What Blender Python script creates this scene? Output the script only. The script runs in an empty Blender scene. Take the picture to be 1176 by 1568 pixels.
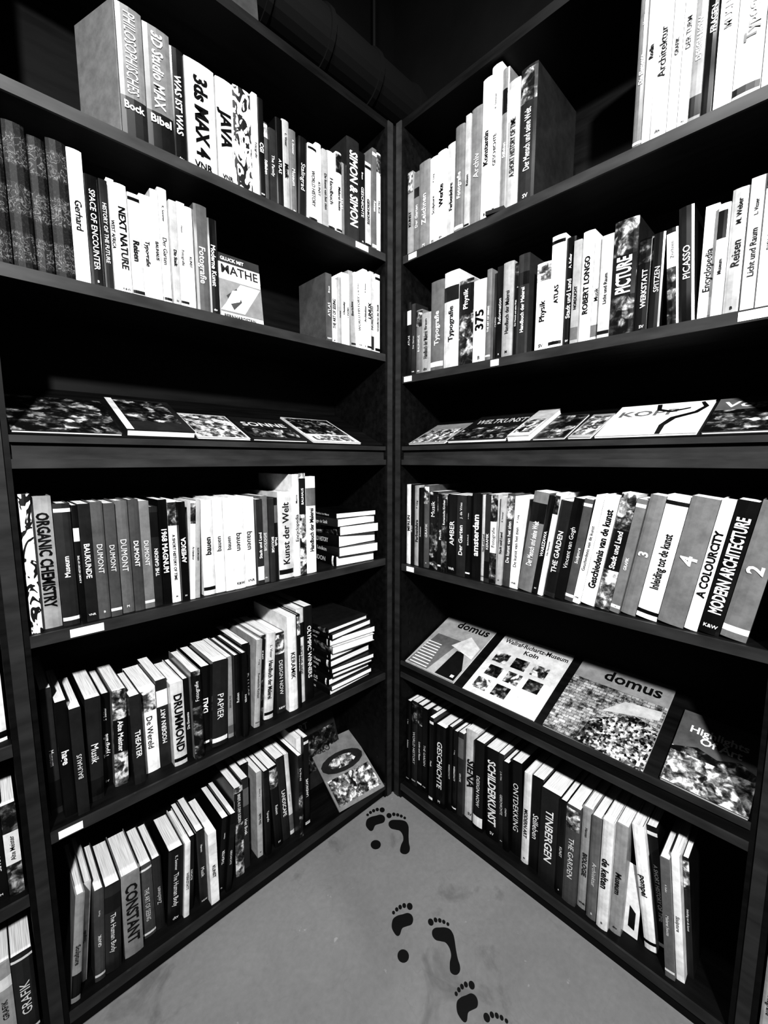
import bpy, math, random
from mathutils import Matrix, Vector
random.seed(11)
R = random.random
D2R = math.pi/180

# ------------------------------------------------------------------ materials
def newmat(name):
    m = bpy.data.materials.new(name); m.use_nodes = True
    nt = m.node_tree; nt.nodes.clear()
    o = nt.nodes.new('ShaderNodeOutputMaterial'); b = nt.nodes.new('ShaderNodeBsdfPrincipled')
    nt.links.new(b.outputs[0], o.inputs[0])
    return m, nt, b
def nz(nt, scale, detail=3, vec=None, rough=.5, dist=0):
    n = nt.nodes.new('ShaderNodeTexNoise'); n.inputs['Scale'].default_value = scale
    n.inputs['Detail'].default_value = detail; n.inputs['Roughness'].default_value = rough
    n.inputs['Distortion'].default_value = dist
    if vec: nt.links.new(vec, n.inputs['Vector'])
    return n
def ramp(nt, fac, stops, interp='LINEAR'):
    r = nt.nodes.new('ShaderNodeValToRGB'); r.color_ramp.interpolation = interp
    e = r.color_ramp.elements
    while len(e) > 1: e.remove(e[0])
    e[0].position = stops[0][0]; e[0].color = (stops[0][1],)*3+(1,)
    for p, c in stops[1:]:
        x = e.new(p); x.color = (c, c, c, 1)
    nt.links.new(fac, r.inputs[0]); return r.outputs[0]
def objco(nt, sc=(1, 1, 1)):
    t = nt.nodes.new('ShaderNodeTexCoord'); mp = nt.nodes.new('ShaderNodeMapping')
    mp.inputs['Scale'].default_value = sc
    nt.links.new(t.outputs['Object'], mp.inputs[0]); return mp.outputs[0]
def mul(nt, a, b, kind='MULTIPLY', f=1):
    m = nt.nodes.new('ShaderNodeMix'); m.data_type = 'RGBA'; m.blend_type = kind
    m.inputs[0].default_value = f
    nt.links.new(a, m.inputs[6]); nt.links.new(b, m.inputs[7]); return m.outputs[2]
def attr(nt):
    a = nt.nodes.new('ShaderNodeAttribute'); a.attribute_name = 'tone'; return a.outputs['Color']
def bump(nt, b, h, s=.2, d=.002):
    n = nt.nodes.new('ShaderNodeBump'); n.inputs['Strength'].default_value = s; n.inputs['Distance'].default_value = d
    nt.links.new(h, n.inputs['Height']); nt.links.new(n.outputs[0], b.inputs['Normal'])

MC, nt, b = newmat('printed_cover')
n = nz(nt, 30, 5, objco(nt), .65); c = ramp(nt, n.outputs[0], [(.3, .68), (.65, 1.0)])
nt.links.new(mul(nt, attr(nt), c), b.inputs['Base Color'])
n = nz(nt, 5, 2, objco(nt)); r_ = ramp(nt, n.outputs[0], [(.4, .18), (.6, .42)]); nt.links.new(r_, b.inputs['Roughness'])
b.inputs['Specular IOR Level'].default_value = .42
def pages(name, sc):
    m, nt, b = newmat(name)
    n = nz(nt, 1, 2, objco(nt, sc)); c = ramp(nt, n.outputs[0], [(.3, .5), (.65, .88)])
    nt.links.new(c, b.inputs['Base Color']); b.inputs['Roughness'].default_value = .8; return m
MP = pages('page_edges', (900, 12, 12)); MH = pages('page_edges_lying', (12, 12, 900))
def photo(name, sc, stops, sc2):
    m, nt, b = newmat(name)
    co = objco(nt); n = nz(nt, sc, 3, co, .55, .3)
    v = nt.nodes.new('ShaderNodeTexVoronoi'); v.inputs['Scale'].default_value = sc2; v.feature = 'SMOOTH_F1'
    v.inputs['Smoothness'].default_value = .6
    w = mul(nt, co, n.outputs['Color'], 'ADD', .08); nt.links.new(w, v.inputs['Vector'])
    n2 = nz(nt, sc*2.5, 8, co, .68, .5)
    x = mul(nt, v.outputs['Color'], n2.outputs['Fac'], 'MIX', .65)
    bw = nt.nodes.new('ShaderNodeRGBToBW'); nt.links.new(x, bw.inputs[0])
    nt.links.new(ramp(nt, bw.outputs[0], stops), b.inputs['Base Color']); b.inputs['Roughness'].default_value = .3
    b.inputs['Specular IOR Level'].default_value = .4; return m
MI = photo('photo_print_light', 20, [(.36, .01), (.44, .06), (.51, .2), (.58, .5), (.68, .78)], 50)
MJ = photo('photo_print_dark', 17, [(.43, .006), (.52, .03), (.59, .15), (.68, .5)], 40)
MZ, nt, b = newmat('zebra_print')
n = nz(nt, 40, 1, objco(nt, (1, 1, .5)), .5, 2.2); c = ramp(nt, n.outputs[0], [(.47, .01), (.49, .8)])
nt.links.new(c, b.inputs['Base Color']); b.inputs['Roughness'].default_value = .4
MM, nt, b = newmat('crowd_print')
v = nt.nodes.new('ShaderNodeTexVoronoi'); v.inputs['Scale'].default_value = 150
nt.links.new(objco(nt), v.inputs['Vector'])
c1 = ramp(nt, v.outputs['Color'], [(.25, .01), (.5, .2), (.8, .75)])
n = nz(nt, 18, 5, objco(nt), .7); c2 = ramp(nt, n.outputs[0], [(.42, .08), (.6, 1)])
nt.links.new(mul(nt, c1, c2), b.inputs['Base Color']); b.inputs['Roughness'].default_value = .35
MG, nt, b = newmat('map_print')
v = nt.nodes.new('ShaderNodeTexBrick'); v.inputs['Scale'].default_value = 22
v.inputs['Color1'].default_value = (.45,)*3+(1,); v.inputs['Color2'].default_value = (.26,)*3+(1,); v.inputs['Mortar'].default_value = (.1,)*3+(1,)
v.inputs['Mortar Size'].default_value = .02
nt.links.new(objco(nt, (1, 1, 1)), v.inputs['Vector'])
n = nz(nt, 35, 7, objco(nt), .72); c2 = ramp(nt, n.outputs[0], [(.4, .08), (.56, 1)])
nt.links.new(mul(nt, v.outputs[0], c2), b.inputs['Base Color']); b.inputs['Roughness'].default_value = .35
MO, nt, b = newmat('ornate_leather')
n = nz(nt, 75, 2, objco(nt, (1, 1, .8)), .5, 1.8); c1 = ramp(nt, n.outputs[0], [(.46, .01), (.5, .12), (.54, .01)])
t = nt.nodes.new('ShaderNodeTexWave'); t.bands_direction = 'Z'; t.inputs['Scale'].default_value = 3.2; t.inputs['Distortion'].default_value = 0
nt.links.new(objco(nt), t.inputs['Vector']); c2 = ramp(nt, t.outputs[0], [(.25, .1), (.45, 1)])
nt.links.new(mul(nt, c1, c2), b.inputs['Base Color']); b.inputs['Roughness'].default_value = .6; b.inputs['Specular IOR Level'].default_value = .25
MATS = [MC, MP, MI, MJ, MZ, MM, MG, MH, MO]
C_, P_, I_, J_, Z_, CR_, MAP_, PH_, O_ = range(9)

SH, nt, b = newmat('black_stained_wood')
n = nz(nt, 6, 5, objco(nt, (1, 8, 8))); c = ramp(nt, n.outputs[0], [(.3, .003), (.7, .007)])
nt.links.new(c, b.inputs['Base Color']); r_ = ramp(nt, n.outputs[0], [(.3, .5), (.7, .65)])
nt.links.new(r_, b.inputs['Roughness']); b.inputs['Specular IOR Level'].default_value = .22
SE, nt, b = newmat('grey_shelf_edge')  # lighter grey than the boards, for front edges, rails and post strips
n = nz(nt, 9, 5, objco(nt, (1, 4, 4))); c = ramp(nt, n.outputs[0], [(.3, .02), (.7, .038)])
nt.links.new(c, b.inputs['Base Color']); b.inputs['Roughness'].default_value = .4; b.inputs['Specular IOR Level'].default_value = .3
SK, nt, b = newmat('pin_hole_black'); b.inputs['Base Color'].default_value = (.002, .002, .002, 1)
LB, nt, b = newmat('paper_label'); b.inputs['Base Color'].default_value = (.7, .7, .7, 1)

FM, nt, b = newmat('polished_concrete')
co = objco(nt)
n1 = nz(nt, 1.8, 6, co, .6, .4); n2 = nz(nt, 60, 4, co, .6); n3 = nz(nt, 5, 5, co, .65, .8)
c1 = ramp(nt, n1.outputs[0], [(.3, .175), (.7, .23)]); c2 = ramp(nt, n2.outputs[0], [(.3, .88), (.7, 1)])
c3 = ramp(nt, n3.outputs[0], [(.3, .75), (.4, 1)])
w = nz(nt, 3, 2, co, .5, 3.0); cw = ramp(nt, w.outputs[0], [(.498, 1), (.4992, .75), (.5004, 1)])
sp = nz(nt, 26, 3, co, .6); cs = ramp(nt, sp.outputs[0], [(.71, 1), (.75, 1.4)])
nt.links.new(mul(nt, mul(nt, mul(nt, mul(nt, c1, c2), c3), cw), cs), b.inputs['Base Color'])
b.inputs['Roughness'].default_value = .45; bump(nt, b, n2.outputs[0], .1, .001)
WM, nt, b = newmat('black_painted_wall')
n = nz(nt, 4, 4, objco(nt)); c = ramp(nt, n.outputs[0], [(.3, .003), (.7, .006)])
nt.links.new(c, b.inputs['Base Color']); b.inputs['Roughness'].default_value = .9; b.inputs['Specular IOR Level'].default_value = .15
FT, nt, b = newmat('footprint_vinyl'); b.inputs['Base Color'].default_value = (.006, .006, .006, 1); b.inputs['Roughness'].default_value = .5
DM, nt, b = newmat('black_painted_metal'); b.inputs['Base Color'].default_value = (.006, .006, .006, 1); b.inputs['Roughness'].default_value = .75; b.inputs['Specular IOR Level'].default_value = .2

# ------------------------------------------------------------------ mesh accumulation
class M:
    def __init__(s): s.v = []; s.f = []; s.m = []; s.t = []
    def add(s, T, vs, fs, mat, tone=.5):
        o = len(s.v)
        for p in vs: s.v.append(T @ Vector(p))
        for f in fs: s.f.append([i+o for i in f]); s.m.append(mat); s.t.append(tone)
    def box(s, T, a, b_, mat=0, tone=.5):
        x0, y0, z0 = a; x1, y1, z1 = b_
        s.add(T, [(x0,y0,z0),(x1,y0,z0),(x1,y1,z0),(x0,y1,z0),(x0,y0,z1),(x1,y0,z1),(x1,y1,z1),(x0,y1,z1)],
              [(0,3,2,1),(4,5,6,7),(0,1,5,4),(1,2,6,5),(2,3,7,6),(3,0,4,7)], mat, tone)
    def prism(s, T, poly, z0, z1, mat=0, tone=.5):
        n = len(poly)
        s.add(T, [(x, y, z0) for x, y in poly]+[(x, y, z1) for x, y in poly],
              [tuple(range(n-1, -1, -1)), tuple(range(n, 2*n))]+[(i, (i+1) % n, (i+1) % n+n, i+n) for i in range(n)], mat, tone)
    def cyl(s, T, p0, p1, r, mat=0, tone=.5, n=14, r2=None):
        p0, p1 = Vector(p0), Vector(p1); d = (p1-p0).normalized()
        q = d.to_track_quat('Z', 'Y'); r2 = r if r2 is None else r2
        a = [p0+q @ Vector((r*math.cos(6.2832*i/n), r*math.sin(6.2832*i/n), 0)) for i in range(n)]
        c = [p1+q @ Vector((r2*math.cos(6.2832*i/n), r2*math.sin(6.2832*i/n), 0)) for i in range(n)]
        s.add(T, a+c, [tuple(range(n-1, -1, -1)), tuple(range(n, 2*n))]+[(i, (i+1) % n, (i+1) % n+n, i+n) for i in range(n)], mat, tone)
    def build(s, name, mats, rot=0.0, smooth=False):
        lo = Vector([min(p[i] for p in s.v) for i in range(3)]); hi = Vector([max(p[i] for p in s.v) for i in range(3)])
        o = Vector(((lo.x+hi.x)/2, (lo.y+hi.y)/2, lo.z))
        me = bpy.data.meshes.new(name)
        me.from_pydata([p-o for p in s.v], [], s.f)
        for m in mats: me.materials.append(m)
        me.polygons.foreach_set('material_index', s.m)
        ca = me.color_attributes.new('tone', 'FLOAT_COLOR', 'CORNER')
        buf = []
        for f, t in zip(s.f, s.t): buf.extend([t, t, t, 1.0]*len(f))
        ca.data.foreach_set('color', buf)
        me.update()
        ob = bpy.data.objects.new(name, me); bpy.context.collection.objects.link(ob)
        rm = Matrix.Rotation(rot, 4, 'Z'); ob.matrix_world = rm @ Matrix.Translation(o)
        return ob
I4 = Matrix.Identity(4)
def TR(x, y, z): return Matrix.Translation((x, y, z))
def AX(o, a, b_, c):
    return Matrix(((a[0], b_[0], c[0], o[0]), (a[1], b_[1], c[1], o[1]), (a[2], b_[2], c[2], o[2]), (0, 0, 0, 1)))

_tc = {}
def textmesh(s, bold=0.0):
    k = (s, bold)
    if k in _tc: return _tc[k]
    cu = bpy.data.curves.new('t', 'FONT'); cu.body = s; cu.size = 1; cu.resolution_u = 2; cu.offset = bold; cu.fill_mode = 'FRONT'
    ob = bpy.data.objects.new('t', cu); bpy.context.collection.objects.link(ob)
    me = bpy.data.meshes.new_from_object(ob.evaluated_get(bpy.context.evaluated_depsgraph_get()))
    vs = [(v.co.x, v.co.y, 0) for v in me.vertices]; fs = [tuple(p.vertices) for p in me.polygons]
    x1 = max([v[0] for v in vs] or [1])
    bpy.data.objects.remove(ob); bpy.data.curves.remove(cu); bpy.data.meshes.remove(me)
    _tc[k] = (vs, fs, x1); return _tc[k]
def text(m, T, s, size, tone, length=None, center=False, bold=.0):
    vs, fs, x1 = textmesh(s, bold)
    sx = size
    if length and x1*sx > length: sx = length/x1
    ox = -x1*sx/2 if center else 0
    m.add(T, [(v[0]*sx+ox, v[1]*size, 0) for v in vs], fs, C_, tone)

TONE = dict(W=.74, L=.34, M=.15, G=.075, D=.026, K=.008, P=.5, Q=.05, Z=.8, H=.5, E=.01)
WORDS = "ATLAS|KUNST|GESCHICHTE|Architektur|THE GARDEN|Licht und Raum|MODERN ART|Typografie|DESIGN NOW|Reisen|Die Stadt|WERKSTATT|Fotografie|LANDSCAPE|Het Boek|Museum|NORDLICHT|Stilleben|THEATER|Musik|Der Garten|BAUHAUS|Zeichnen|PAPIER|CINEMA|The Human Body|ROMAN|Encyclopedia|Malerei heute|BIOLOGIE|Physik|GRAFIK|Farbenlehre|WORLD HISTORY|De Wereld|KERAMIK|Sculpture|OCEANS|Das Haus|Handbuch der Malerei|THE ART OF SEEING|Inleiding tot de kunst|Der Mensch und seine Welt|A SHORT HISTORY OF TIME|Alte Meister|Grundlagen der Statik|Romanische Kirchen|De kunst van het zien|BRIEFE AUS DEM SUEDEN|Die Elemente|Stadt und Land".split('|')
NAMES = "M. Weber|J. de Vries|A. Keller|Hansen|P. Lang|S. Bakker|Morris|Braun|L. Visser|K. Sommer".split('|')

def book(m, T, w, h, d, t, title=None, lying=False, up=None, plain=False):
    """x = thickness, y = depth (spine at y=0), z = height"""
    tone = TONE[t]*(.7+.45*R()); mat = {'P': I_, 'Q': J_, 'Z': Z_, 'E': O_}.get(t, C_)
    if t in 'PQZ': side = random.choice([.5, .06, .02, .2])
    else: side = tone
    hard = (h > .22 and R() < .4) or t == 'E'
    bt = .0025 if hard else .0012
    bl = min(.0035, w*.12) if hard or w > .03 else .0008
    if t == 'E': bl = .005
    prof = [(0, bl), (w*.18, bl*.35), (w*.5, 0), (w*.82, bl*.35), (w, bl)]
    y1 = bl+.003
    m.prism(T, prof+[(w, y1), (0, y1)], 0, h, mat, tone)
    m.box(T, (0, y1, 0), (bt, d, h), C_, side); m.box(T, (w-bt, y1, 0), (w, d, h), C_, side)
    ins = .004 if hard else .0008
    m.box(T, (bt, y1, ins), (w-bt, d-ins, h-ins), PH_ if lying else P_, .8)
    def band(z0, z1, tn, mt=C_):
        pp = [(x, y-.0004) for x, y in prof]
        vs = [(x, y, z0) for x, y in pp]+[(x, y, z1) for x, y in pp]
        m.add(T, vs, [(i, i+1, i+6, i+5) for i in range(4)], mt, tn)
    if plain or t in 'ZE': return
    light = tone > .2 if mat == C_ else False
    ink = .006 if light else .7
    lowblock = title is not None and title.startswith('_')
    if lowblock: title = title[1:]; ink = .6
    if mat != C_:
        z0 = h*random.choice([.1, .35, .6]); bt_ = random.choice([.7, .01, .01]); band(z0, z0+h*.35, bt_); ink = .01 if bt_ > .5 else .8
    r = R()
    if lowblock: band(0, h*.33, .01); text(m, T @ AX((w/2, -.0012, h*.24), (1, 0, 0), (0, 0, 1), (0, -1, 0)), 'Bock' if 'P' in title else 'Bibel', w*.42, .8, w*.8, center=True, bold=.02)
    elif mat == C_ and title is None:
        if r < .22:
            z0 = h*random.choice([.05, .7]); band(z0, z0+h*(.1+.15*R()), random.choice([.7, .01, .12, .01]))
        elif r < .34: band(h*.93, h*.96, ink); band(h*.04, h*.07, ink)
        elif r < .48: band(h*(.72+.1*R()), h*.98, .5, random.choice([I_, J_]))
    if w < .011: return
    s = title if title is not None else random.choice(WORDS)
    if s == '': return
    size = min(w*.66, .036) if title else min(w*(.42+.3*R()), .028)
    L = h*(.72 if title else .45)
    if up is None: up = R() < .35
    yo = -.0011
    bold = random.choice([.01, .02, .03]) if light else random.choice([0, .01, .02])
    if title and title.startswith('*'): s = title[1:]; bold = .03; size = min(w*.85, .05)
    vs, fs, x1 = textmesh(s, bold); LL = min(L, x1*size)
    zc = h*(.52 if title else .44+.05*R())
    if lowblock: zc = h*.66; L = h*.6; LL = min(L, x1*size)
    if mat != C_: zc = z0+h*.175; L = h*.32; LL = min(L, x1*size)
    if up: TT = T @ AX((w/2+size*.34, yo, zc-LL/2), (0, 0, 1), (-1, 0, 0), (0, -1, 0))
    else: TT = T @ AX((w/2-size*.34, yo, zc+LL/2), (0, 0, -1), (1, 0, 0), (0, -1, 0))
    text(m, TT, s, size, ink, L, bold=bold)
    if mat == C_ and not lowblock and h > .2 and w > .018 and r > .22 and R() < .85:
        a = random.choice(NAMES)
        if title is None and r > .48 and R() < .6:      # author line above the title
            sz = size*.6; LA = min(h*.2, textmesh(a, .01)[2]*sz)
            if up: TT = T @ AX((w/2+sz*.34, yo, h*.72), (0, 0, 1), (-1, 0, 0), (0, -1, 0))
            else: TT = T @ AX((w/2-sz*.34, yo, h*.72+LA), (0, 0, -1), (1, 0, 0), (0, -1, 0))
            text(m, TT, a, sz, ink, h*.2, bold=.01)
        if R() < .8:
            q = w*.3; band(h*.05, h*.05+q, ink) if R() < .4 else text(m, T @ AX((w/2, yo, h*.05), (1, 0, 0), (0, 0, 1), (0, -1, 0)), random.choice(['dtv', 'SV', 'B', 'VNR', 'K&W', 'M']), w*.3, ink, w*.8, center=True, bold=.02)

def parse(s):
    out = []
    for tok in s.split(';'):
        tok = tok.strip()
        if not tok: continue
        if tok[0] == 'g': out.append(('g', float(tok[1:])/1000)); continue
        if tok[0] == '@': out.append(('a', float(tok[1:]))); continue
        p = tok.split(' ', 2)
        w, h = p[0].split('/')
        out.append(('b', float(w)/1000, float(h)/100, p[1], p[2] if len(p) > 2 else None))
    return out
def row(name, u0, u1, z, spec, rot, dmin=.15, dmax=.24, v0=.012, up=None, jit=.012):
    m = M(); it = parse(spec); tot = 0; fix = 0; ang = 0; hp = None; prev = 0
    for i in it:                                   # width of the books + room taken by leaning ones
        if i[0] == 'g': tot += i[1]
        elif i[0] == 'a': prev, ang = ang, i[1]*D2R; hp = True
        else:
            if hp and ang < prev: fix += i[2]*(math.sin(prev)-math.sin(ang))
            hp = None; tot += i[1]/math.cos(ang)
    k = (u1-u0-fix)/tot
    u = u0; ang = 0; prev = 0; hp = None
    for i in it:
        if i[0] == 'g': u += i[1]*k; continue
        if i[0] == 'a': prev, ang = ang, i[1]*D2R; hp = True; continue
        _, w, h, t, title = i; w *= k
        if hp and ang < prev: u += h*(math.sin(prev)-math.sin(ang))
        hp = None
        h *= 1+.02*(R()-.5); wb = w*.985 - .0006
        d = min(dmax, max(dmin, h*.72)); v = v0+jit*R()*(1.8 if R() < .2 else 1)
        d = min(d, DEP-.02-v)
        if abs(ang) < 1e-4:
            T = TR(u, v, z); u += w
        elif ang > 0:
            wa = w/math.cos(ang); T = TR(u+wa, v, z) @ Matrix.Rotation(ang, 4, 'Y') @ TR(-wb, 0, 0); u += wa
        else:
            wa = w/math.cos(ang); T = TR(u, v, z) @ Matrix.Rotation(ang, 4, 'Y'); u += wa
        book(m, T, wb, h, d, t, title, up=up)
    return m.build(name, MATS, rot)

# ------------------------------------------------------------------ bookcases
DEP = .345
def bookcase(name, u0, u1, levels, slants, rot, top=2.755, posts=(1, 1)):
    m = M(); pw = .05
    for a, on in ((u0, posts[0]), (u1-pw, posts[1])):
        if not on: continue
        m.box(I4, (a, 0, 0), (a+pw, DEP, top), 0)
        m.box(I4, (a+.012, -.004, 0), (a+pw-.012, 0, top), 1)
    a, c = u0+pw*posts[0], u1-pw*posts[1]
    for side, x, on in ((1, a, posts[0]), (-1, c, posts[1])):
        if not on: continue
        for v in (.045, .27):
            z = .12
            while z < top-.05:
                x0, x1 = sorted((x, x+side*.0012))
                m.box(I4, (x0, v, z), (x1, v+.006, z+.014), 2); z += .045
    m.box(I4, (a, DEP-.015, 0), (c, DEP, top), 0)
    m.box(I4, (a, 0, top-.03), (c, DEP-.015, top), 0)
    def shelf(z, th=.028):
        m.box(I4, (a, .004, z-th), (c, DEP-.015, z), 0)
        m.box(I4, (a, -.003, z-th), (c, .004, z), 1)
    for z in levels: shelf(z)
    m.box(I4, (a, .01, 0), (c, .03, .042), 0)
    m.box(I4, (a, 0, 1.482), (c, DEP-.015, 1.503), 0); m.box(I4, (a, -.006, 1.482), (c, 0, 1.503), 1)
    m.box(I4, (a, .008, 1.503), (c, .03, 1.54), 1)
    m.box(I4, (a, -.004, 1.54), (c, .03, 1.556), 1)
    for z, k in slants:
        ang = math.atan(k); L = (DEP-.02)/math.cos(ang)
        T = TR(0, 0.004, z) @ Matrix.Rotation(ang, 4, 'X')
        m.box(T, (a, .004, -.014), (c, L, 0), 0)
        if z < 1.4:
            m.box(I4, (a, .004, z-.06), (c, DEP-.015, z-.038), 0); m.box(I4, (a, -.006, z-.06), (c, .004, z-.038), 1)
            m.box(I4, (a, .0, z-.038), (c, .008, z-.004), 0)
            m.box(I4, (a, -.006, z-.004), (c, .002, z+.012), 1)
    return m.build(name, [SH, SE, SK], rot)

RL, RR = 0.0, -math.pi/2
LV_L = [2.285, 1.915, 1.095, .59, .07]
LV_R = [2.275, 1.83, 1.072, .07]
bookcase('bookcase', -1.245, 0, LV_L, [(1.558, .45)], RL)
bookcase('bookcase', 0, 1.245, LV_R, [(1.558, .45), (.635, .38)], RR)
bookcase('bookcase', -2.45, -1.2455, [2.285, 1.915, 1.16, .85, .46, .07], [(1.558, .45)], RL, posts=(1, 0))
bookcase('bookcase', 1.2455, 2.45, LV_R, [(1.558, .45), (.635, .38)], RR, posts=(0, 1))

def label(u, z, w, rot):
    m = M(); m.box(I4, (u, -.0045, z-.024), (u+w, -.0032, z-.004), 0); m.build('shelf_label', [LB], rot)
for a in [(-1.12, 1.095, .07, RL), (-1.18, .59, .05, RL), (-.2, 2.285, .06, RL), (1.08, 1.83, .07, RR), (.06, 1.83, .04, RR), (.08, 2.275, .04, RR), (.45, 1.83, .03, RR), (.08, 1.072, .04, RR)]: label(*a)

# ------------------------------------------------------------------ book rows
row('book_row', -.923, -.056, 2.285, "61/30 M _PHILOSOPHISCHES;67/29 M _3D Studio MAX;38/28 K WAS IST WAS;85/28 L *3ds MAX 4;53/27 L *JAVA;58/28 Z;18/28 W;21/28 K *CGI;20/23 G;23/22 D The Family;26/26 K;28/27 L;26/25 M;@2;35/25 K Stalingrad;@0;36/24 W;25/26 W;25/25 L;34/26 W Handbuch;27/27 W;27/26 M;62/34 D *SIMON & SIMON;30/32 K;32/30 L;24/36 M;25/35 W", RL, up=False)
row('book_row', -1.19, -.70, 1.915, "37/30 E;39/30 E;36/29.6 E;38/30 E;31/30 W Gerhard;27/25 K SPACE OF ENCOUNTER;19/25 D HISTORY OF THE FUTURE;17/26.3 W WEST AFRICA;27/26 W *NEXT NATURE;28/25 L;27/25.8 W;20/28 H;24/29.6 W;20/27 L;22/27 W;21/27 W;38/28 G;28/26 K Moderne Kunst", RL, up=False)
row('book_row', -.322, -.056, 1.915, "30/23 G;30/22.5 W;14/23 L;20/25 W Chomsky;20/25 W;@-3;25/27 L Berichte;30/27 W;@0;25/29 W;26/29 W *LINUX;25/30 L;28/30 W", RL, up=True)
row('book_row', -1.19, -.378, 1.095, "23/33 Z;41/32 L *ORGANIC CHEMISTRY;35/30.4 D;13/30 K;27/30 D BAUKUNDE;28/30 G DUMONT;26/30 G DUMONT;32/30 M DUMONT;26/30 G DUMONT;26/30 M DUMONT;23/28 D;24/30 K *1968 MAGNUM;25/29.5 W;22/29 K *AMERICA;@3;16/29 W;14/29 L;@0;37/29 W bauen;32/29 W bauen;29/29 W bauen;39/29 W bauen;41/29 W bauen;23/28 D;24/29 M;20/28 D;19/28 K;57/30 H Kunst der Welt;28/36 W;29/36 P;43/35 W", RL)
row('book_row', -1.185, -.38, .59, "26/34 D;27/31 K *hage;28/29 D;@2;39/29 D;30/27 K;37/28 P;@0;33/26 D;47/26 W;33/27 D;40/26 W *DRUMMOND;20/26 K;30/28 Q;@3;30/27 K *DALI;53/28 D;@1;20/28 L;20/28 K;20/29 K;31/30 K *DANCE;@4;24/31 L;25/31 Q;38/31 W;@0;40/30 D;40/36 W;15/36 K;35/37 W;39/37 K OLYMPIC WINNERS", RL, dmax=.25, jit=.05)
row('book_row', -1.19, -.415, .07, "@6;25/30 L;24/29 W;@3;29/27 G;46/26 D;@1;57/26 L *CONSTANT;@0;43/24 G;30/24 D;@4;53/24 K;20/25 W;20/25 K;@0;31/26 D;32/25 W;@6;26/26 K;22/27 K;@1;36/33 P;30/34 D;37/34 K;25/33 L;@0;26/33 K;@-3;40/33 K;41/34 D;23/34 W;@0;20/34 Q;25/38 W;26/38 K", RL, dmax=.25, jit=.06)

row('book_row', .055, .565, 2.275, "25/30 L;25/29 M;51/31 M;37/30 W;38/30 W Werke;37/31 L;36/34 M;20/36 L;43/37 M Archiv;35/43 H Konstantin;34/44 W;23/42 M;38/37 L;52/38 D", RR, dmin=.24, dmax=.27, up=True)
row('book_row', .83, 1.19, 2.275, "22/40 M;21/41 L Rodin;34/40 W;22/41 L;23/40 W DER TURM;24/39 M;24/40 K FRAGEN;34/40 W MUSEUM;49/39 L;35/41 W;30/38 P;50/40 H", RR, dmax=.26, up=True)
row('book_row', .055, 1.19, 1.83, "22/28 K;23/27 D;34/24 M;49/22 L;62/32 M;67/33.5 H;61/29 Q;57/27 W *375;20/29 M;17/28 K;26/29 K Reformation;39/29 L;15/28 K;39/30 D;g22;46/25.5 W;42/32 W;28/30 K;23/28 L;33/30 W ROBERT LONGO;22/27 W;32/27 L;61/29 Q *PICTURE;36/23 K;27/23 K SPITZEN;@-4;26/23 Q;33/27 K PICASSO;@0;29/26 H;23/25 W;33/27 L;28/28 L;30/30 W;30/31 W;28/32 W", RR, up=True)
row('book_row', .055, 1.15, 1.072, "30/33 W MERLIN;12/33 K;31/33 L;20/32 K;25/33 G;40/31 Q;25/30 K;24/30 Q;45/30 K AMBER;43/30 D;20/30 K;40/31 K *amsterdam;19/31 H;20/31 D;25/31 Q;@2;20/31 L;30/32 G;29/31 W;@8;49/33 M;22/32 K WARSZAWA;16/33 W;37/31 D;28/32 K Vincent van Gogh;25/32 G;@9;20/33 W Geschiedenis van de kunst;42/33 W Geschiedenis van de kunst;40/34 P;25/33 M;38/34 M *3;50/34 W;58/34 M *4;28/34 W *A COLOURCITY;42/34 K *MODERN ARCHITECTURE;50/34 M *2", RR, dmax=.28, up=True)
row('book_row', .055, 1.115, .07, "23/39 K;30/39 D;24/39 K;26/38 K;30/38 D;20/38 K;50/36 K GESCHICHTE;21/37 K;20/36 K;25/36 D;50/38 W *SIENA;40/37 K;@-2;50/36 K *SCHILDERKUNST;22/36 D;20/35 K;41/36 K ONTDEKKING;@0;26/35 W;38/35 K;61/34 D TINBERGEN;22/34 K;40/34 G;30/35 L;30/35 M;30/36 W *de kelten;30/36 L;@-9;30/37 W pompei;25/37 K;@-6;22/35 M;18/36 W;14/35 D", RR, dmax=.27, up=False, jit=.05)

def rnd(n, w0, w1, h0, h1):
    return ';'.join("%d/%.1f %s" % (w0+R()*(w1-w0), h0+R()*(h1-h0), random.choice('WWLMDKKKDQH')) for _ in range(n))
for z in [2.285, 1.915, 1.16, .85, .46, .07]: row('book_row', -2.39, -1.25, z, rnd(32, 22, 50, 22, 27), RL)
for z in LV_R: row('book_row', 1.25, 2.39, z, rnd(32, 22, 50, 24, 33), RR)

m = M()
m.add(I4, [(-.925, .02, 2.287), (-.925, .02, 2.585), (-.977, .165, 2.585), (-.977, .165, 2.287), (-.928, .019, 2.287), (-.928, .019, 2.585), (-.980, .164, 2.585), (-.980, .164, 2.287)], [(0,1,2,3),(7,6,5,4),(1,5,6,2),(0,3,7,4),(2,6,7,3),(0,4,5,1)], C_, .14)
m.build('open_book_cover', MATS, RL)

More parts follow.
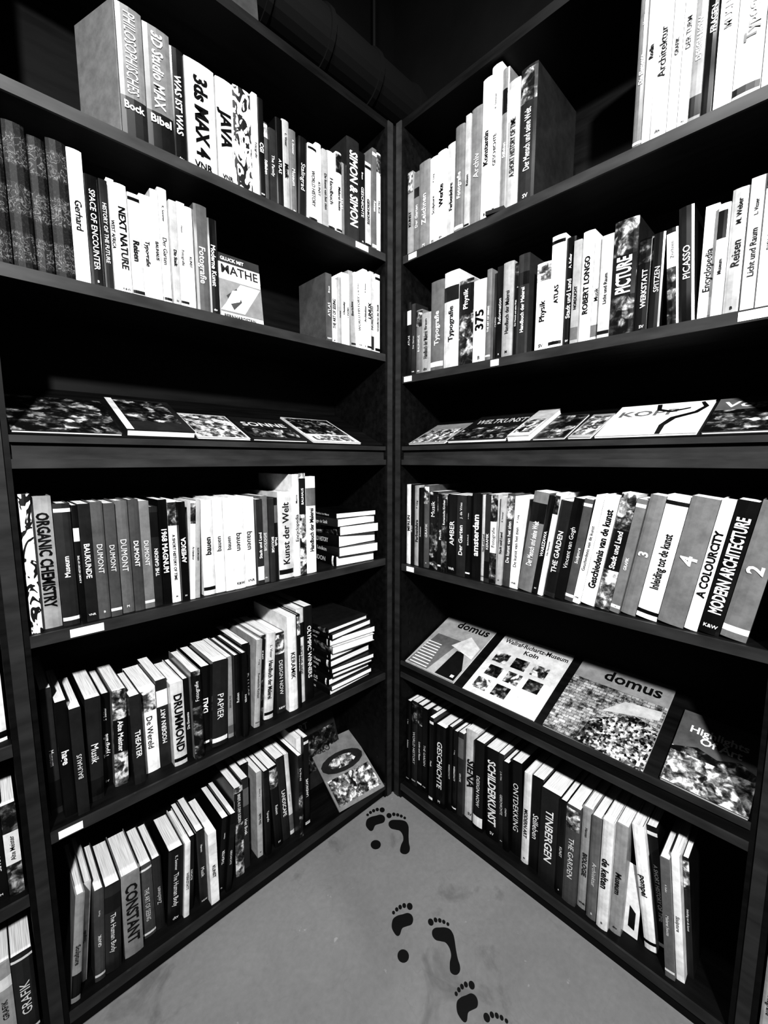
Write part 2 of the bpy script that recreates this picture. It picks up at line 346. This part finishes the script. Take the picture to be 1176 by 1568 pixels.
# ------------------------------------------------------------------ stacks
def stack(name, u, v, z, items, rot):
    m = M()
    for th, L, dd, t, title in items:
        th -= .0006
        T = TR(u+.02*(R()-.5), v+.02*(R()-.5), z) @ Matrix.Rotation((R()-.5)*.2, 4, 'Z') @ AX((0, 0, 0), (0, 0, 1), (1, 0, 0), (0, 1, 0))
        book(m, T, th, L, dd, t, title, lying=True, up=False); z += th+.0008
    return m.build(name, MATS, rot)
stack('book_stack', -.285, .02, 1.095, [(.04, .24, .19, 'K', 'LONDON'), (.035, .23, .19, 'D', 'Lexikon'), (.045, .24, .2, 'K', None), (.035, .22, .19, 'Q', None), (.03, .23, .2, 'D', None), (.02, .22, .19, 'K', None)], RL)
stack('magazine_stack', -.325, .02, .59, [(.018+.014*R(), .24+.02*R(), .21+.02*R(), random.choice('KQDK'), None) for _ in range(10)]+[(.02, .25, .22, 'Q', None)], RL)

# ------------------------------------------------------------------ magazines / covers
def cover(name, T, w, h, th, tone, items, rot):
    m = M()
    m.box(T, (0, 0, 0), (w, h, th*.12), C_, tone); m.box(T, (.001, .001, th*.12), (w-.001, h-.001, th*.85), PH_, .8); m.box(T, (0, 0, th*.85), (w, h, th), C_, tone)
    m.box(T, (0, 0, th*.12), (.0015, h, th*.85), C_, tone)
    k = th+.0003
    for it in items:
        if it[0] == 'r':
            _, a0, b0, a1, b1, mt, tn = it
            m.add(T, [(a0*w, b0*h, k), (a1*w, b0*h, k), (a1*w, b1*h, k), (a0*w, b1*h, k)], [(0,1,2,3)], mt, tn)
        elif it[0] == 'p':
            m.add(T, [(a*w, c*h, k) for a, c in it[1]], [tuple(range(len(it[1])))], it[2], it[3])
        elif it[0] == 't':
            _, a, c, s, size, tn = it[:6]
            text(m, T @ TR(a*w, c*h, k), s, size, tn, w*(.97-a), bold=.02)
        k += .00015
    return m.build(name, MATS, rot)
def slanted(u, z0, kk, b0=.01, roll=0):
    a = math.atan(kk)
    return TR(u, .004, z0) @ Matrix.Rotation(a, 4, 'X') @ TR(0, b0, .0005) @ Matrix.Rotation(roll*D2R, 4, 'Z')
S = .635
stair = [('r', .06, .04+.05*i, .42-.01*i, .055+.05*i, C_, .75) for i in range(9)]
cover('magazine', slanted(.06, S, .38, .012), .255, .335, .006, .36,
      [('p', [(.02, .02), (.45, .02), (.6, .62), (.1, .62)], C_, .15)]+stair+[('p', [(.62, .02), (.98, .02), (.98, .2), (.8, .45), (.66, .45)], C_, .01), ('p', [(.5, .5), (.7, .74), (.98, .6), (.98, .4), (.7, .46)], C_, .65),
       ('t', .3, .83, 'domus', .06, .01), ('r', .88, .05, .94, .09, C_, .8)], RR)
pics = []
for r, y in enumerate((.08, .3, .52)):
    for cc, x in enumerate((.08, .36, .64)):
        dx = .03 if r == 1 else 0
        if r == 0 and cc == 2: continue
        pics.append(('r', x+dx, y, x+dx+.2, y+.16, J_ if (r+cc) % 2 else I_, .3))
cover('magazine', slanted(.36, S, .38, .008), .285, .34, .006, .6,
      [('t', .06, .86, 'Wallraf-Richartz-Museum', .032, .02), ('t', .4, .765, 'Koln', .032, .02)]+pics, RR)
cover('magazine', slanted(.675, S, .38, .01, -1), .29, .345, .007, .26,
      [('r', .0, .0, 1, .72, MAP_, .4), ('p', [(.35, .0), (1, .0), (1, .45), (.75, .5), (.55, .38), (.4, .3)], CR_, .4), ('p', [(.45, .42), (.62, .62), (.97, .66), (.97, .55), (.75, .5)], C_, .5),
       ('t', .3, .8, 'domus', .065, .008)], RR)
cover('magazine', slanted(1.005, S, .38, .012, -1), .185, .26, .01, .1,
      [('r', 0, .0, 1, .46, I_, .4), ('p', [(0, .4), (1, .4), (1, .48), (.8, .56), (.55, .48), (.3, .54), (0, .45)], J_, .4), ('t', .14, .72, 'Highlights', .034, .85), ('t', .3, .6, 'Of Art', .034, .85)], RR)
U = 1.558
def mid(u, w, h, tone, items, rot, roll=0, th=.006): cover('magazine', slanted(u, U, .45, .008, roll), w, h, th, tone, items, rot)
mid(.075, .18, .20, .3, [('r', .05, .05, .95, .7, I_, .4)], RR)
mid(.27, .235, .26, .02, [('r', .03, .03, .97, .45, J_, .4), ('t', .1, .6, 'WELTKUNST', .06, .6)], RR, 0, .012)
mid(.515, .075, .24, .5, [('r', .1, .1, .9, .6, I_, .4)], RR, 0, .02)
mid(.60, .1, .2, .1, [('r', .02, .02, .98, .98, J_, .4)], RR)
mid(.71, .065, .19, .3, [('r', .05, .1, .95, .9, I_, .4)], RR, -2)
mid(.785, .235, .24, .75, [('t', .06, .6, 'KOPF', .06, .15),
    ('p', [(.62, .0), (.67, .0), (.66, .25), (.72, .45), (.9, .6), (.97, .8), (.9, .97), (.87, .95), (.92, .8), (.86, .65), (.66, .5), (.6, .27)], C_, .01),
    ('p', [(.42, .97), (.47, .97), (.5, .8), (.62, .72), (.8, .8), (.8, .76), (.62, .67), (.46, .76)], C_, .01)], RR)
mid(1.03, .16, .24, .12, [('r', .0, .0, 1, .62, J_, .4), ('t', .1, .7, 'Vogue', .06, .7)], RR)
mid(-1.19, .215, .25, .02, [('r', 0, 0, 1, 1, J_, .4)], RL)
mid(-.965, .17, .25, .02, [('r', .1, .25, .9, .95, J_, .4), ('r', 0, 0, .1, 1, C_, .6)], RL, 0, .02)
mid(-.785, .16, .2, .5, [('r', .04, .04, .96, .96, I_, .4)], RL)
mid(-.615, .2, .2, .02, [('r', .04, .1, .96, .5, J_, .4), ('t', .1, .6, 'SONNE', .05, .6)], RL)
mid(-.39, .22, .24, .55, [('r', .04, .3, .96, .97, J_, .4), ('r', .1, .05, .9, .25, I_, .4)], RL)
cover('magazine', TR(-.30, .01, .075) @ Matrix.Rotation(-.12, 4, 'Z') @ Matrix.Rotation(.42, 4, 'X') @ TR(0, .0, .0005), .23, .30, .006, .22,
      [('r', .04, .05, .96, .42, I_, .4), ('p', [(.04+.46+.46*math.cos(a*.4189), .6+.15*math.sin(a*.4189)) for a in range(15)], C_, .03), ('p', [(.5+.3*math.cos(a*.4189), .6+.09*math.sin(a*.4189)) for a in range(15)], I_, .3), ('t', .1, .84, 'GEO', .035, .05)], RL)
cover('magazine', TR(-.36, .2, .072) @ Matrix.Rotation(1.2, 4, 'X') @ TR(0, .0, .0005), .24, .30, .006, .03,
      [('r', .04, .2, .96, .7, J_, .4), ('t', .1, .8, 'ART', .04, .5)], RL)
T = TR(.925, .06, .072) @ Matrix.Rotation(-.08, 4, 'X') @ AX((0, 0, 0), (1, 0, 0), (0, 0, 1), (0, -1, 0))
cover('brochure', T, .05, .22, .003, .75, [('p', [(.45, .12), (.8, .1), (.8, .35), (.45, .42)], C_, .01)], RR)

T = TR(-.695, .035, 1.9155) @ Matrix.Rotation(-.12, 4, 'X') @ AX((0, 0, 0), (1, 0, 0), (0, 0, 1), (0, -1, 0))
cover('maths_book', T, .135, .19, .014, .5,
      [('r', 0, .86, 1, 1, C_, .03), ('t', .08, .9, 'GLUCK MIT', .014, .8), ('r', 0, .66, 1, .86, C_, .6), ('t', .07, .7, 'MATHE', .036, .02), ('r', 0, .1, 1, .6, C_, .18),
       ('p', [(.0, .12), (.55, .12), (.98, .58), (.5, .58)], C_, .45), ('p', [(.3, .15), (.5, .3), (.4, .5), (.15, .35)], C_, .06), ('p', [(.1, .2), (.3, .45), (.55, .5), (.45, .3)], C_, .75), ('t', .06, .015, 'BERNHARDSTEIN', .013, .02)], RL)
T = TR(-.86, .04, 2.756) @ Matrix.Rotation(-.1, 4, 'X') @ AX((0, 0, 0), (1, 0, 0), (0, 0, 1), (0, -1, 0))
cover('framed_notice', T, .32, .5, .012, .045, [('t', .1, .2, 'erhalten geht nur,', .022, .008), ('t', .1, .13, 'wenn getauscht wird', .022, .008), ('r', .04, .95, .96, .96, C_, .1)], RL)
m = M(); m.box(TR(.42, -.012, 2.2755) @ Matrix.Rotation(.2, 4, 'Z'), (0, 0, 0), (.06, .02, .012), 0); m.build('bookend', [SK], RR)

# ------------------------------------------------------------------ room shell
def shell(name, a, c, mat):
    m = M(); m.box(I4, a, c, 0); return m.build(name, [mat])
shell('floor', (-4, -4, -.1), (.5, .5, 0), FM)
shell('wall_left', (-4, .36, 0), (.5, .46, 4.2), WM)
shell('wall_right', (.36, -4, 0), (.46, .36, 4.2), WM)
shell('ceiling', (-4, -4, 4.2), (.5, .5, 4.3), WM)
m = M()
m.box(I4, (-3.9, -.95, 3.95), (.3, -.85, 4.2), 0); m.box(I4, (-3.9, -.98, 3.93), (.3, -.82, 3.95), 0)
m.build('ceiling_beam', [DM])
m = M()
m.cyl(I4, (-3.9, .22, 3.06), (.34, .22, 3.06), .1, 0, n=24)
for i in range(18): m.cyl(I4, (-3.8+i*.24, .22, 3.06), (-3.78+i*.24, .22, 3.06), .108, 0, n=24)
for i in range(4): m.cyl(I4, (-3.5+i*1.2, .22, 3.16), (-3.5+i*1.2, .22, 4.2), .006, 0, n=8)
m.build('air_duct', [DM])

# ------------------------------------------------------------------ footprints
def smoothpoly(p, n=4):
    out = []; N = len(p)
    for i in range(N):
        a, b_, c, d = [Vector(p[(i+j-1) % N]) for j in range(4)]
        for k in range(n):
            t = k/n
            out.append(.5*((2*b_)+(c-a)*t+(2*a-5*b_+4*c-d)*t*t+(3*b_-a-3*c+d)*t**3))
    return [(v.x, v.y) for v in out]
def ell(cx, cy, rx, ry, n=14): return [(cx+rx*math.cos(6.2832*i/n), cy+ry*math.sin(6.2832*i/n)) for i in range(n)]
full = [(-.05,.06),(-.02,.0),(.05,-.02),(.12,.02),(.15,.1),(.15,.2),(.17,.35),(.2,.5),(.21,.6),(.18,.7),(.1,.75),(0,.77),(-.1,.78),(-.17,.74),(-.19,.66),(-.15,.58),(-.06,.54),(.02,.5),(.06,.4),(.05,.28),(-.01,.18)]
ball = [(.18,.45),(.22,.55),(.19,.68),(.1,.74),(0,.76),(-.1,.78),(-.17,.74),(-.19,.66),(-.15,.58),(-.05,.55),(.03,.52),(.08,.42),(.13,.4)]
toes = [(-.15,.9,.055,.065),(-.045,.92,.036,.045),(.035,.895,.034,.042),(.105,.855,.032,.038),(.17,.8,.028,.033)]
def foot(m, c, L, dirv, left):
    f = Vector(dirv).normalized(); r = Vector((f.y, -f.x)); s = -1 if left else 1
    def P(p):
        q = Vector(c)+f*((p[1]-.5)*L)+r*(s*p[0]*L); return (q.x, q.y)
    shapes = [smoothpoly(ball), ell(.05, .08, .1, .1, 18)] if left else [smoothpoly(full)]
    shapes += [ell(*t) for t in toes]
    for sh in shapes:
        q = [P(p) for p in sh]
        if left: q = q[::-1]
        m.prism(I4, q, .0002, .0012, 0)
for pair in [[((-.18, -.085), .2, (.6, .75), True), ((-.13, -.165), .2, (.6, .8), False)],
             [((-.382, -.430), .175, (.6, .68), True), ((-.318, -.545), .165, (.52, .8), False)],
             [((-.405, -.70), .155, (.6, .75), True), ((-.395, -.80), .155, (.55, .8), False)]]:
    m = M()
    for c, L, dv, lf in pair: foot(m, c, L, dv, lf)
    m.build('footprint_decal', [FT])

# ------------------------------------------------------------------ lamps
def lamp(pos, target, power, size, cone=None):
    pos = Vector(pos); d = (Vector(target)-pos).normalized()
    m = M()
    m.cyl(I4, pos-d*.2, pos-d*.1, .06, 0, r2=size/2+.02, n=24); m.cyl(I4, pos-d*.15, (pos.x, pos.y, 4.2), .01, 0)
    o = m.build('ceiling_spotlight', [DM])
    if cone:
        L = bpy.data.lights.new('lamp_bulb', 'SPOT'); L.spot_size = cone*D2R; L.spot_blend = 1; L.shadow_soft_size = size/2
    else:
        L = bpy.data.lights.new('lamp_bulb', 'AREA'); L.shape = 'DISK'; L.size = size
    L.energy = power
    lo = bpy.data.objects.new('lamp_bulb', L); bpy.context.collection.objects.link(lo)
    lo.location = pos; lo.rotation_mode = 'QUATERNION'; lo.rotation_quaternion = (-d).to_track_quat('Z', 'Y')
    lo.parent = o; lo.matrix_parent_inverse = o.matrix_world.inverted()
lamp((-2.1, -2.45, 3.0), (.1, -.3, 1.55), 860, .16, 92)
lamp((-1.1, -.9, 3.5), (-.3, -.3, .4), 34, .14)

w = bpy.data.worlds.new('World'); bpy.context.scene.world = w; w.use_nodes = True
w.node_tree.nodes['Background'].inputs[0].default_value = (.5, .5, .5, 1); w.node_tree.nodes['Background'].inputs[1].default_value = .005

# ------------------------------------------------------------------ camera
cam = bpy.data.cameras.new('camera'); co = bpy.data.objects.new('camera', cam); bpy.context.collection.objects.link(co)
cam.sensor_fit = 'HORIZONTAL'; cam.sensor_width = 36; cam.lens = 650/1176*36; cam.clip_start = .02
co.location = (-1.258, -1.245, 1.5)
p = 6.93*D2R
d = Vector((math.cos(46*D2R)*math.cos(p), math.sin(46*D2R)*math.cos(p), -math.sin(p)))
co.rotation_mode = 'QUATERNION'; co.rotation_quaternion = d.to_track_quat('-Z', 'Y')
bpy.context.scene.camera = co
try:
    bpy.context.scene.view_settings.view_transform = 'Standard'
    bpy.context.scene.view_settings.look = 'High Contrast'
except Exception as e: print(e)
print('look', bpy.context.scene.view_settings.look, 'polys', sum(len(o.data.polygons) for o in bpy.data.objects if o.type == 'MESH'))
